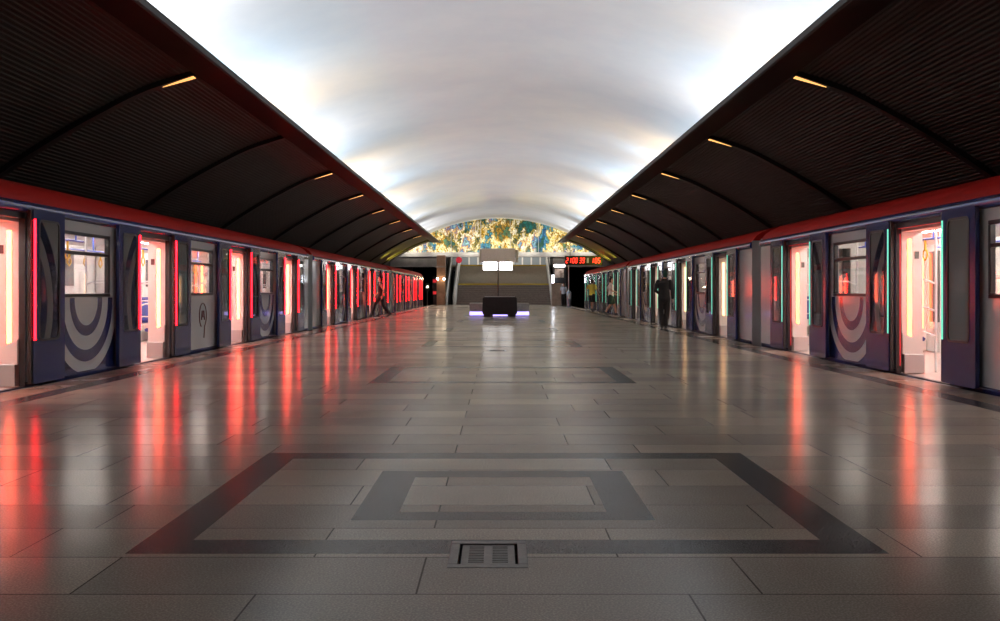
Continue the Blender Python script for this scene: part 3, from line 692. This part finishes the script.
def build_car(s, cols):
    """s = +1: interior towards +x. All parts share the car's own coordinates."""
    root = empty('metro_car', (0, 0, 0))
    def put(mb, name, m, parent=root, bevel=0.0): return mb.build(name, m, parent, bevel, s)
    # platform side wall with openings
    w = MB()
    holes = [(d - HO, d + HO, 0.0, 1.97) for d in DOORS] + [(c - WH, c + WH, WZ0, WZ1) for c in WIN]
    ys = sorted({-HL, HL} | {v for h in holes for v in h[:2]}); zs = sorted({-0.12, 0.0, 1.97, 2.07, WZ0, WZ1, 0.05})
    inh = lambda y, z: any(h[0] < y < h[1] and h[2] < z < h[3] for h in holes)
    for x, mi in ((0.0, 0), (0.07, 1)):
        for i in range(len(ys) - 1):
            for j in range(len(zs) - 1):
                if inh((ys[i] + ys[i + 1]) / 2, (zs[j] + zs[j + 1]) / 2): continue
                door = any(abs((ys[i] + ys[i + 1]) / 2 - d) < HO for d in DOORS)
                m_ = 2 if (door and zs[j] >= 1.97 and mi == 0) else mi
                w.add([(x, ys[i], zs[j]), (x, ys[i + 1], zs[j]), (x, ys[i + 1], zs[j + 1]), (x, ys[i], zs[j + 1])], [(0, 1, 2, 3)], m_)
    for (a, b, c, d) in holes:
        w.add([(0, a, c), (0, b, c), (0, b, d), (0, a, d), (0.07, a, c), (0.07, b, c), (0.07, b, d), (0.07, a, d)],
              [(0, 1, 5, 4), (1, 2, 6, 5), (2, 3, 7, 6), (3, 0, 4, 7)], 2)
    put(w, 'side_wall', [M['body'], M['inner_white'], M['black']])
    sk = MB(); sk.box(0.02, 2.66, -HL, HL, -0.75, -0.12); put(sk, 'underframe', M['under'])
    for d in DOORS:
        sl = MB(); sl.box(-0.05, 0.02, d - 1.0, d + 1.0, -0.06, -0.015); put(sl, 'door_sill', M['black'])
    # cornice and roof
    co = MB(); co.prism([(0.02, 2.03), (-0.02, 2.04), (-0.045, 2.075), (-0.045, 2.12), (-0.01, 2.17), (0.05, 2.18), (0.05, 2.03)], -HL + 0.02, HL - 0.02, 0, True); put(co, 'cornice', M['cornice'])
    rf = MB(); half = [(0.0, 2.165), (0.03, 2.22), (0.10, 2.31), (0.22, 2.39), (0.42, 2.47), (0.75, 2.54), (1.35, 2.57)]
    rp = half + [(2.7 - a, b) for a, b in half[::-1][1:]]
    rf.sheet(rp, [-HL, HL], 0, True)
    rf.add([(a, -HL, b) for a, b in rp], [tuple(range(len(rp)))], 0); rf.add([(a, HL, b) for a, b in rp], [tuple(range(len(rp)))], 0)
    put(rf, 'roof', M['roof'])
    # far wall
    fw = MB(); fw.box(2.63, 2.70, -HL, HL, -0.12, 2.2); put(fw, 'far_wall', M['inner_white'])
    for c in WIN:
        g = MB(); g.box(2.615, 2.632, c - 0.55, c + 0.55, 1.22, 1.84); put(g, 'far_window', M['farglass'])
    for d in DOORS:
        g = MB(); g.box(2.60, 2.632, d - HO, d + HO, 0.0, 1.97, 0)
        for sy in (-1, 1): g.box(2.59, 2.602, d + sy * 0.36 - 0.24, d + sy * 0.36 + 0.24, 0.55, 1.85, 1)
        put(g, 'far_door', [M['grey'], M['darkglass']])
    # ends
    for e, nm in ((-HL, 'end_wall'), (HL, 'end_wall')):
        q = MB(); q.box(0.0, 0.85, e - 0.02, e + 0.02, -0.12, 2.2); q.box(1.85, 2.7, e - 0.02, e + 0.02, -0.12, 2.2); q.box(0.85, 1.85, e - 0.02, e + 0.02, 2.0, 2.2)
        put(q, nm, M['grey'])
    bl = MB()
    for k in range(6):
        y = HL + 0.05 + k * 0.09
        bl.box(0.62, 0.82, y - 0.03, y + 0.03, -0.1, 2.1); bl.box(1.88, 2.08, y - 0.03, y + 0.03, -0.1, 2.1); bl.box(0.62, 2.08, y - 0.03, y + 0.03, 2.1, 2.25)
        bl.box(0.66, 0.78, y + 0.02, y + 0.07, -0.1, 2.1); bl.box(1.92, 2.04, y + 0.02, y + 0.07, -0.1, 2.1); bl.box(0.66, 2.04, y + 0.02, y + 0.07, 2.12, 2.22)
    bl.box(0.62, 2.08, HL, HL + 0.6, -0.14, -0.1)
    put(bl, 'gangway_bellows', M['bellows'])
    # interior
    fl = MB(); fl.box(0.07, 2.63, -HL, HL, -0.06, -0.012); put(fl, 'cabin_floor', M['inner_floor'])
    ce = MB(); ce.prism([(0.07, 2.0), (0.35, 2.13), (1.0, 2.16), (1.7, 2.16), (2.35, 2.13), (2.63, 2.0), (2.63, 2.15), (2.3, 2.2), (0.4, 2.2), (0.07, 2.15)], -HL + 0.03, HL - 0.03); put(ce, 'cabin_ceiling', M['inner_white'])
    for x in (0.75, 1.88):
        q = MB(); q.box(x, x + 0.07, -HL + 0.3, HL - 0.3, 2.125, 2.14); put(q, 'ceiling_light', cols['ceil'])
    # door portals
    for d in DOORS:
        pw = MB()
        for sy in (-1, 1):
            a = d + sy * (HO + 0.0); b = d + sy * (HO + 0.12)
            pw.box(0.075, 0.36, min(a, b), max(a, b), 0.26, 2.0)
            b2 = d + sy * (HO - 0.03)
            pw.prism([(0.075, 0.26), (0.36, 0.26), (0.30, 0.45), (0.075, 0.55)], min(b2, b), max(b2, b))
        pw.box(0.075, 0.36, d - HO - 0.12, d + HO + 0.12, 1.93, 2.05)
        po = put(pw, 'door_portal', M['inner_white'])
        for sy in (-1, 1):
            a = d + sy * (HO - 0.012); b = d + sy * (HO + 0.01)
            q = MB(); q.box(0.155, 0.205, min(a, b), max(a, b), 0.42, 1.83); put(q, 'light_bar', cols['bar'], po)
            a = d + sy * (HO - 0.05); b = d + sy * (HO + 0.12)
            q = MB(); q.box(0.09, 0.37, min(a, b), max(a, b), 0.0, 0.26); put(q, 'kick_box', M['steel'], po, 0.008)
            q = MB(); a = d + sy * (HO - 0.006); b = d + sy * (HO + 0.01)
            q.box(0.25, 0.31, min(a, b), max(a, b), 1.56, 1.66); put(q, 'notice', cols['notice'], po)
        for sy in (-1, 1):
            f2 = MB(); a = d + sy * HO; b = d + sy * (HO + 0.12); f2.box(2.36, 2.6, min(a, b), max(a, b), 0.0, 2.05)
            fo = put(f2, 'far_portal', M['inner_white'])
            a = d + sy * (HO - 0.012); b = d + sy * (HO + 0.01)
            q = MB(); q.box(2.48, 2.54, min(a, b), max(a, b), 0.42, 1.83); put(q, 'light_bar', cols['bar'], fo)
    # windows
    for c in WIN:
        f = MB(); f.frame(-0.014, 0.05, c - WH, c + WH, WZ0, WZ1, 0.045)
        f.box(-0.012, 0.045, c - WH + 0.045, c + WH - 0.045, 1.60, 1.645)
        fo = put(f, 'window', M['frame'], root, 0.006)
        g = MB(); g.box(0.012, 0.018, c - WH + 0.04, c + WH - 0.04, WZ0 + 0.04, WZ1 - 0.04); put(g, 'pane', M['pane'], fo)
    # door leaves, slid open outside the wall
    for d in DOORS:
        for sy in (-1, 1):
            e0 = d + sy * (HO - 0.0); e1 = d + sy * (HO + LW)
            y0, y1 = min(e0, e1), max(e0, e1)
            x0, x1 = -0.10, -0.05
            lead, trail = (0.13, 0.13)
            p0, p1 = (y0 + lead, y1 - trail) 
            if sy < 0: p0, p1 = y0 + trail, y1 - lead
            z0, z1, q0, q1 = 0.025, 2.08, 0.52, 1.975
            lf = MB()
            n = 5; r = 0.07
            # leaf with a rounded pane opening, in one ring of quads
            def rr(ya, yb, za, zb, rad):
                pts = []
                for (cy, cz, a0) in ((yb - rad, zb - rad, 0), (ya + rad, zb - rad, 90), (ya + rad, za + rad, 180), (yb - rad, za + rad, 270)):
                    for k in range(n + 1):
                        t = R(a0 + 90 * k / n); pts.append((cy + rad * math.cos(t), cz + rad * math.sin(t)))
                return pts
            inn = rr(p0, p1, q0, q1, r); out = rr(y0, y1, z0, z1, 0.03); m = len(inn)
            A = [(x0, *p) for p in out] + [(x0, *p) for p in inn] + [(x1, *p) for p in out] + [(x1, *p) for p in inn]
            Fs = []
            for k in range(m):
                k2 = (k + 1) % m
                Fs += [(k, k2, m + k2, m + k), (2 * m + k, 3 * m + k, 3 * m + k2, 2 * m + k2), (k, 2 * m + k, 2 * m + k2, k2), (m + k, m + k2, 3 * m + k2, 3 * m + k)]
            lf.add(A, Fs, 0)
            lo = put(lf, 'door_leaf', M['leaf'])
            gs = MB(); i2 = rr(p0 + 0.028, p1 - 0.028, q0 + 0.028, q1 - 0.028, r - 0.02)
            A = [(x0 - 0.004, *p) for p in inn] + [(x0 - 0.004, *p) for p in i2] + [(x0 + 0.03, *p) for p in inn] + [(x0 + 0.03, *p) for p in i2]
            gs.add(A, Fs, 0); put(gs, 'gasket', M['frame'], lo)
            pn = MB(); A = [(x0 + 0.008, *p) for p in i2] + [(x0 + 0.016, *p) for p in i2]
            pn.add(A, [tuple(range(m)), tuple(range(m, 2 * m))[::-1]] + [(k, (k + 1) % m, m + (k + 1) % m, m + k) for k in range(m)], 0)
            put(pn, 'pane', M['leafpane'], lo)
            rb = MB(); a, b = d + sy * (HO - 0.035), d + sy * HO
            rb.box(x0 + 0.01, x1, min(a, b), max(a, b), 0.03, 2.07); put(rb, 'edge_rubber', M['black'], lo)
            ld = MB(); a, b = d + sy * (HO + 0.012), d + sy * (HO + 0.012 + cols['led_w'])
            ld.box(x0 - 0.010, x0 + 0.004, min(a, b), max(a, b), 0.54, 1.965); put(ld, 'led_strip', cols['led'], lo)
    # seats, rails
    for c in WIN:
        for near in (1, 0):
            X = (lambda v: 0.08 + v) if near else (lambda v: 2.62 - v)
            st = MB(); k0 = c - 1.30
            for k in range(6):
                a, b = c - 1.32 + k * 0.44 + 0.01, c - 1.32 + (k + 1) * 0.44 - 0.01
                pr = [(0.06, 0.40), (0.44, 0.42), (0.46, 0.455), (0.43, 0.48), (0.14, 0.46), (0.07, 0.98), (0.03, 0.98)]
                st.prism([(X(u), z) for u, z in pr], a, b, 0)
            so = put(st, 'seat_row', M['seat'])
            sb = MB(); sb.box(X(0.02), X(0.36), c - 1.3, c + 1.3, 0.22, 0.40); put(sb, 'seat_base', M['inner_white'], so, 0.01)
            for sy in (-1, 1):
                y = c + sy * 1.40
                rl = MB(); xp = X(0.56)
                rl.tube([(xp, y, -0.01), (xp, y, 2.13)], 0.018)
                for z in (0.55, 0.90, 1.28):
                    rl.tube([(X(0.0), y, z), (X(0.40), y, z), (xp, y, z - 0.06)], 0.014)
                rl.tube([(X(0.2), y, 0.55), (X(0.2), y, 1.28)], 0.012)
                put(rl, 'grab_rail', M['rail'])
            gr = MB(); xp = X(0.62)
            gr.tube([(xp, c - 1.45, 1.86), (xp, c + 1.45, 1.86)], 0.016)
            for k in range(3): gr.tube([(xp, c - 1.2 + 1.2 * k, 1.86), (xp, c - 1.2 + 1.2 * k, 2.13)], 0.012)
            put(gr, 'overhead_rail', M['rail_blue'])
            for k in range(4):
                y = c - 0.95 + 0.63 * k
                h = MB(); h.tube([(xp, y, 1.86), (xp, y, 1.70)], 0.016, 6); h.tube([(xp, y - 0.05, 1.70), (xp, y - 0.07, 1.62), (xp, y, 1.56), (xp, y + 0.07, 1.62), (xp, y + 0.05, 1.70), (xp, y - 0.05, 1.70)], 0.010, 6)
                put(h, 'hand_strap', M['strap'])
    # round emblem under the middle window
    lg = MB(); cy, cz, rr_ = 0.12, 0.66, 0.20
    pts = [(cy + rr_ * math.sin(R(t)), cz + rr_ * 1.15 * math.cos(R(t))) for t in range(-150, 151, 10)]
    if s > 0: pts = [(2 * cy - a, b) for a, b in pts]
    end = pts[-1] if True else None
    lg.tube([(-0.004, a, b) for a, b in pts] + [(-0.004, pts[-1][0] + (-0.04 if s < 0 else 0.04), cz - 0.42)], 0.011, 6)
    for (a, b, c_, d_) in ((-0.08, -0.08, -0.045, 0.09), (-0.045, 0.09, 0.0, -0.03), (0.0, -0.03, 0.045, 0.09), (0.045, 0.09, 0.08, -0.08)):
        lg.tube([(-0.004, cy + a, cz + b), (-0.004, cy + c_, cz + d_)], 0.016, 6)
    put(lg, 'emblem', M['logo'])
    return root

cl = dict(ceil=M['ceil_led_l'], bar=M['bar_warm_l'], led=M['led_red'], led_w=0.035, led_e=0.03, notice=M['logo'])
cr = dict(ceil=M['ceil_led_r'], bar=M['bar_warm_r'], led=M['led_green'], led_w=0.022, led_e=0.02, notice=M['iron'])
def train(s, x, ys, cols, labels, group):
    first = build_car(s, cols); cars = [first]
    for y in ys[1:]: cars.append(copy_tree(first))
    for c, y, lb in zip(cars, ys, labels):
        c.location = (x, y, 0); tag(c, lb, 'metro car', group)
    return cars
left = train(-1, XL, (17.05, 36.8, 56.55), cl,
      ('nearest red lit metro car at the left platform edge', 'middle red lit metro car of the left train', 'last red lit metro car of the left train by the tunnel'), 'cars of the left train')
right = train(1, XR, (9.4, 29.2, 49.0), cr,
      ('nearest green lit metro car at the right platform edge', 'middle green lit metro car of the right train', 'last green lit metro car of the right train under the clock'), 'cars of the right train')

def door_warning(car):
    """red warning strips round the door openings of the nearest right-hand car"""
    for d in (2.35, 7.05):
        q = MB(); q.box(0.005, 0.02, d - 0.70, d + 0.70, 1.962, 1.968)
        q.build('warning_strip', M['red_lit'], car)
        q = MB(); q.box(0.045, 0.06, d + HO - 0.008, d + HO - 0.001, 0.1, 1.9)
        q.build('warning_strip', M['red_lit'], car)
door_warning(right[0])
def relight(car):
    for o in car.children_recursive:
        if o.name.startswith(('light_bar', 'ceiling_light')):
            sl = o.material_slots[0]; sl.link = 'OBJECT'
            sl.material = M['bar_red_r'] if o.name.startswith('light_bar') else M['ceil_led_l']
relight(right[0])

# ------------------------------------------------------------------ people
def skin_mesh(name, chains, voxel, mats, parent, smooth=3):
    """chains: list of lists of (point, rx, ry) - elliptical lofts fused into one surface"""
    mb = MB()
    for ch in chains:
        pts = [Vector(c[0]) for c in ch]; seg = 14; A = []; F = []
        n = len(pts); prev = None
        ext = []
        d0 = (pts[1] - pts[0]).normalized(); d1 = (pts[-1] - pts[-2]).normalized()
        r0, r1 = min(ch[0][1:3]), min(ch[-1][1:3])
        ring = [(pts[0] - d0 * r0 * 0.95, ch[0][1] * .25, ch[0][2] * .25), (pts[0] - d0 * r0 * 0.6, ch[0][1] * .78, ch[0][2] * .78)] + \
               [(p, c[1], c[2]) for p, c in zip(pts, ch)] + \
               [(pts[-1] + d1 * r1 * 0.6, ch[-1][1] * .78, ch[-1][2] * .78), (pts[-1] + d1 * r1 * 0.95, ch[-1][1] * .25, ch[-1][2] * .25)]
        m = len(ring)
        for i, (p, rx, ry) in enumerate(ring):
            d = (ring[min(i + 1, m - 1)][0] - ring[max(i - 1, 0)][0]).normalized()
            ax = Vector((1, 0, 0)); ax = (ax - d * ax.dot(d))
            if ax.length < 0.3: ax = Vector((0, 1, 0)) - d * d.y
            ax.normalize(); ay = d.cross(ax).normalized()
            for k in range(seg):
                t = 2 * math.pi * k / seg
                A.append(p + ax * math.cos(t) * rx + ay * math.sin(t) * ry)
        for i in range(m - 1):
            for k in range(seg): F.append((i * seg + k, i * seg + (k + 1) % seg, (i + 1) * seg + (k + 1) % seg, (i + 1) * seg + k))
        F += [tuple(range(seg))[::-1], tuple((m - 1) * seg + k for k in range(seg))]
        mb.add(A, F, 0, True)
    o = mb.build(name, mats)
    md = o.modifiers.new('r', 'REMESH'); md.mode = 'VOXEL'; md.voxel_size = voxel; md.use_smooth_shade = True
    if smooth:
        m2 = o.modifiers.new('s', 'SMOOTH'); m2.iterations = smooth; m2.factor = 0.5
    dg = bpy.context.evaluated_depsgraph_get()
    me = bpy.data.meshes.new_from_object(o.evaluated_get(dg)); me.name = name
    for p in me.polygons: p.use_smooth = True
    bpy.data.objects.remove(o)
    o = bpy.data.objects.new(name, me); C.objects.link(o); o.parent = parent
    return o

def person(loc, heading, scale, J, label, cols, sleeves, legs_cover, hair_long=False, bag=False, group=None):
    """local frame: facing +y, x to the person's right. J overrides joints."""
    j = dict(pelvis=(0, 0, 0.95), chest=(0, 0.01, 1.28), neck=(0, 0.0, 1.48), head=(0, 0.02, 1.62),
             shL=(-0.18, 0, 1.41), elL=(-0.25, -0.02, 1.14), wrL=(-0.25, 0.08, 0.90),
             shR=(0.18, 0, 1.41), elR=(0.25, -0.02, 1.14), wrR=(0.25, 0.08, 0.90),
             hiL=(-0.09, 0, 0.92), knL=(-0.10, 0.02, 0.50), anL=(-0.10, -0.03, 0.09),
             hiR=(0.09, 0, 0.92), knR=(0.10, 0.02, 0.50), anR=(0.10, -0.03, 0.09), pitchL=0, pitchR=0)
    j.update(J)
    V = {k: Vector(v) for k, v in j.items() if not k.startswith('pitch')}
    root = empty('person', loc, label, 'person', group); root.rotation_euler.z = heading; root.scale = (scale,) * 3
    mid = lambda a, b, t: V[a].lerp(V[b], t)
    ch = []
    ch.append([(V['pelvis'] + Vector((0, 0, -0.04)), .155, .105), (V['pelvis'] + Vector((0, 0, .08)), .15, .10), (mid('pelvis', 'chest', .55), .135, .092), (V['chest'], .165, .108), (V['chest'] + Vector((0, 0, .10)), .17, .10), (V['neck'] + Vector((0, 0, -.04)), .085, .07)])
    ch.append([(V['neck'] + Vector((0, 0, -.08)), .062, .062), (V['neck'], .055, .058), (V['head'] + Vector((0, -.01, -.06)), .055, .06)])
    hd = V['head']
    ch.append([(hd + Vector((0, .045, -.105)), .034, .03), (hd + Vector((0, .025, -.07)), .058, .065), (hd + Vector((0, .01, -.01)), .072, .09), (hd + Vector((0, -.005, .05)), .075, .096), (hd + Vector((0, -.01, .09)), .058, .075)])
    ch.append([(hd + Vector((0, .085, .015)), .010, .010), (hd + Vector((0, .11, -.02)), .015, .014)])          # nose
    ch.append([(hd + Vector((-.02, .082, -.062)), .008, .008), (hd + Vector((.02, .082, -.062)), .008, .008)])    # lips
    for sx in (-1, 1):
        ch.append([(hd + Vector((sx * .074, -.012, .018)), .008, .016), (hd + Vector((sx * .076, -.012, -.03)), .007, .012)])   # ear
    fingers = []
    for sd, sx in (('L', -1), ('R', 1)):
        ch.append([(V['sh' + sd], .056, .056), (mid('sh' + sd, 'el' + sd, .4), .05, .05), (V['el' + sd], .04, .04), (mid('el' + sd, 'wr' + sd, .35), .041, .041), (V['wr' + sd], .027, .027)])
        d = (V['wr' + sd] - V['el' + sd]).normalized()
        side = Vector((0, 1, 0)) - d * d.y; side.normalize(); nrm = d.cross(side).normalized() * sx
        ch.append([(V['wr' + sd], .026, .02), (V['wr' + sd] + d * .05, .018, .036), (V['wr' + sd] + d * .085, .016, .038)])
        palm = V['wr' + sd] + d * .085
        for k, ln in enumerate((.072, .08, .074, .058)):
            b = palm + side * (.03 - .02 * k)
            ch.append([(b - d * .02, .0095, .0095), (b + d * ln * .5 - nrm * .008 * -1 * -1, .009, .009), (b + d * ln * .85 + nrm * .016 * -1, .008, .008)])
        b = V['wr' + sd] + d * .03 + side * .03
        ch.append([(b, .011, .011), (b + d * .03 + side * .022, .010, .010), (b + d * .058 + side * .026, .009, .009)])
        ch.append([(V['hi' + sd], .085, .09), (mid('hi' + sd, 'kn' + sd, .35), .076, .08), (V['kn' + sd], .052, .056), (mid('kn' + sd, 'an' + sd, .3), .051, .056), (V['an' + sd], .034, .036)])
        an = V['an' + sd]; pt = j['pitch' + sd]
        fd = Vector((0, math.cos(pt), -math.sin(pt))); fu = Vector((0, math.sin(pt), math.cos(pt)))
        heel = an - fd * .045 - fu * .055; toe = an + fd * .17 - fu * .06
        ch.append([(heel, .032, .03), (an + fd * .05 - fu * .05, .038, .034), (toe, .036, .022)])
    skin_mesh('body', ch, 0.008, cols['skin'], root, 2)
    # clothes
    g = 0.014
    top = [[(V['pelvis'] + Vector((0, 0, cols.get('hem', -.02))), .165 + g, .115 + g), (V['pelvis'] + Vector((0, 0, .10)), .155 + g, .105 + g), (mid('pelvis', 'chest', .6), .148 + g, .10 + g), (V['chest'], .17 + g, .112 + g), (V['chest'] + Vector((0, 0, .10)), .178 + g, .104 + g), (V['neck'] + Vector((0, 0, -.035)), .09, .075)]]
    for sd in 'LR':
        if sleeves == 'long': top.append([(V['sh' + sd], .05 + g, .052 + g), (V['el' + sd], .047 + g, .047 + g), (mid('el' + sd, 'wr' + sd, .93), .034 + g, .034 + g)])
        elif sleeves == 'short': top.append([(V['sh' + sd], .062 + g, .062 + g), (mid('sh' + sd, 'el' + sd, .62), .056 + g, .056 + g)])
    skin_mesh('jacket' if sleeves == 'long' else 'shirt', top, 0.012, cols['top'], root, 2)
    bot = [[(V['pelvis'] + Vector((0, 0, .03)), .158 + g, .108 + g), (V['pelvis'] + Vector((0, 0, -.06)), .15 + g, .112 + g)]]
    for sd in 'LR':
        if legs_cover == 'long': bot.append([(V['hi' + sd], .088 + g, .094 + g), (V['kn' + sd], .062 + g, .064 + g), (mid('kn' + sd, 'an' + sd, .5), .056 + g, .06 + g), (mid('kn' + sd, 'an' + sd, .98), .05 + g, .055 + g)])
        else: bot.append([(V['hi' + sd], .09 + g, .096 + g), (mid('hi' + sd, 'kn' + sd, .85), .078 + g, .082 + g)])
    skin_mesh('trousers' if legs_cover == 'long' else 'shorts', bot, 0.012, cols['bottom'], root, 2)
    for sd in 'LR':
        an = V['an' + sd]; pt = j['pitch' + sd]
        fd = Vector((0, math.cos(pt), -math.sin(pt))); fu = Vector((0, math.sin(pt), math.cos(pt)))
        skin_mesh('shoe', [[(an - fd * .05 - fu * .05, .04, .036), (an + fd * .05 - fu * .046, .046, .04), (an + fd * .185 - fu * .06, .042, .026)], [(an - fu * .045, .046, .05), (an + fu * .0, .042, .044)]], 0.009, cols['shoe'], root, 2)
    hr = [[(hd + Vector((0, -.045, -.05)), .066, .055), (hd + Vector((0, -.03, .03)), .08, .082), (hd + Vector((0, -.015, .085)), .072, .088), (hd + Vector((0, .0, .105)), .055, .07)]]
    skin_mesh('hair', hr, 0.009, cols['hair'], root, 2)
    return root

def cloth(n, c, r=0.8): return mat(n, c, r)
SK = mat('skin', (0.45, 0.25, 0.18, 1), 0.5); HAIR = mat('dark_hair', (0.012, 0.010, 0.009, 1), 0.6)
BLK = cloth('black_cloth', (0.006, 0.006, 0.007, 1)); DRK = cloth('dark_cloth', (0.014, 0.012, 0.014, 1)); YEL = cloth('yellow_cloth', (0.55, 0.45, 0.06, 1))
WHT = cloth('white_cloth', (0.62, 0.55, 0.50, 1)); GRN = cloth('dark_green_cloth', (0.01, 0.05, 0.03, 1)); WINE = cloth('dark_wine_cloth', (0.03, 0.008, 0.012, 1)); LBL = cloth('pale_blue_cloth', (0.5, 0.55, 0.68, 1))
SHO = mat('dark_shoe', (0.01, 0.01, 0.01, 1), 0.5)
stride = dict(knL=(-.10, .24, .55), anL=(-.10, .40, .10), pitchL=-0.1, knR=(.10, -.06, .52), anR=(.10, -.36, .17), pitchR=0.5,
              elL=(-.27, -.16, 1.17), wrL=(-.25, -.10, .92), elR=(.27, .04, 1.15), wrR=(.24, .22, .98), pelvis=(0, 0, .93), hiL=(-.09, 0.02, .90), hiR=(.09, -0.02, .90))
person((4.97, 27.7, 0), R(-14), 1.0, dict(head=(0.03, .05, 1.61), elL=(-.27, .02, 1.14), wrL=(-.16, .22, 1.05) , knR=(.08, .02, .50), anR=(.05, -.02, .09), anL=(-.06, -.05, .09)),
       'person in black jacket standing with back turned before right train doors', dict(skin=SK, hair=GRN, top=BLK, bottom=BLK, shoe=SHO, hem=-.08), 'long', 'long')  # green hair colour carries the green light reflected on the head
person((-5.08, 39.0, 0), R(90), 1.0, stride, 'person in dark vest with bare arms striding towards the left train', dict(skin=SK, hair=HAIR, top=WINE, bottom=DRK, shoe=SHO, hem=-.06), 'none', 'long')
st2 = dict(stride); st2.update(knL=(-.12, .16, .54), anL=(-.14, .26, .10), anR=(.14, -.26, .15), knR=(.12, -.03, .52))
person((4.98, 49.5, 0), R(-35), 1.0, st2, 'person in yellow shirt and dark shorts walking beside the right train', dict(skin=SK, hair=HAIR, top=YEL, bottom=BLK, shoe=SHO), 'short', 'short')
st3 = dict(st2); st3.update(wrL=(-.18, .16, 1.0), wrR=(.16, .24, 1.08), elR=(.27, .0, 1.15))
person((5.08, 41.95, 0), R(-90), 0.99, st3, 'person in pale shirt and green shorts boarding the right train', dict(skin=SK, hair=HAIR, top=WHT, bottom=GRN, shoe=SHO), 'short', 'short')
person((4.82, 69.3, 0), R(160), 0.97, {}, 'person in pale blue shirt standing beside the stone block', dict(skin=SK, hair=HAIR, top=LBL, bottom=DRK, shoe=SHO), 'short', 'long')

# ------------------------------------------------------------------ lights
def area(name, loc, target, sx, sy, power, col, spread=180):
    l = bpy.data.lights.new(name, 'AREA'); l.shape = 'RECTANGLE'; l.size = sx; l.size_y = sy; l.energy = power; l.color = col; l.spread = R(spread)
    o = bpy.data.objects.new(name, l); C.objects.link(o); o.location = loc
    d = (Vector(target) - Vector(loc)); o.rotation_euler = d.to_track_quat('-Z', 'Y').to_euler()
    return o
cool, neut, warm = (0.66, 0.84, 1.0), (0.95, 0.97, 1.0), (1.0, 0.80, 0.58)
seq = [cool, neut, warm, neut, cool, cool, neut, warm]
k = 0; y = 3.0
rnd = random.Random(3)
while y < Y_CAN:
    for s in (-1, 1):
        c = seq[(k + (3 if s > 0 else 0) + rnd.randint(0, 1)) % len(seq)]
        p = 28.5 * rnd.uniform(0.4, 1.6)
        area('vault_uplight', (XC + s * 6.25, y, 4.7), (XC + s * 3.9, y, 6.75), 0.25, 1.0, p * 1.25, c, 150)  # uplights hidden in the canopy troughs
    k += 1; y += PITCH / 4
for y in (67.5, 70.5, 73.5):
    for s in (-1, 1):
        area('vault_uplight', (XC + s * 6.2, y, 4.6), (XC + s * 3.0, y, 6.9), 0.3, 1.2, 56, neut, 150)  # added floating lights past the canopies
for i in range(7):
    x = -7.2 + 2.4 * i
    area('mosaic_lamp', (XC + x, 75.4, 4.30), (XC + x, 77.5, 5.3), 1.6, 0.2, 24, (1, 0.93, 0.75), 110)
for s in (-1, 1):
    for y in (57.6, 60.6):
        area('yellow_fill', (XC + s * 7.3, y, 2.7), (XC + s * 5.9, y + 0.2, 4.1), 0.4, 0.3, 85 if y > 60 else 65, (1.0, 0.82, 0.10), 120)  # unseen fill lights added to tint the canopy ends like mosaic spill
area('hall_lamp', (0.3, 84.6, 6.1), (0.3, 84.0, 3.0), 8, 1.0, 330, (1, 0.92, 0.8))
area('hall_lamp', (0.3, 91.0, 6.0), (0.3, 90, 3), 7, 2.0, 160, (0.95, 0.97, 1))

# ------------------------------------------------------------------ world, camera, view
wd = bpy.data.worlds.new('world'); scene.world = wd; wd.use_nodes = True
wd.node_tree.nodes['Background'].inputs[0].default_value = (0.02, 0.02, 0.022, 1)
wd.node_tree.nodes['Background'].inputs[1].default_value = 0.3
cam = bpy.data.cameras.new('camera'); co = bpy.data.objects.new('camera', cam); C.objects.link(co)
co.location = (0, 0, H); co.rotation_euler = (R(90), 0, 0)
cam.sensor_width = 36; cam.lens = 36 * 915 / 1000; cam.shift_y = -0.0195; cam.clip_end = 300
scene.camera = co
vs = scene.view_settings; vs.view_transform = 'Standard'; vs.look = 'None'; vs.gamma = 1; vs.exposure = 0.0; vs.use_curve_mapping = False
cy = scene.cycles
cy.use_denoising = True; cy.max_bounces = 8; cy.diffuse_bounces = 4; cy.glossy_bounces = 4; cy.transparent_max_bounces = 24
cy.sample_clamp_indirect = 6
try: cy.denoiser = 'OPENIMAGEDENOISE'
except Exception: pass
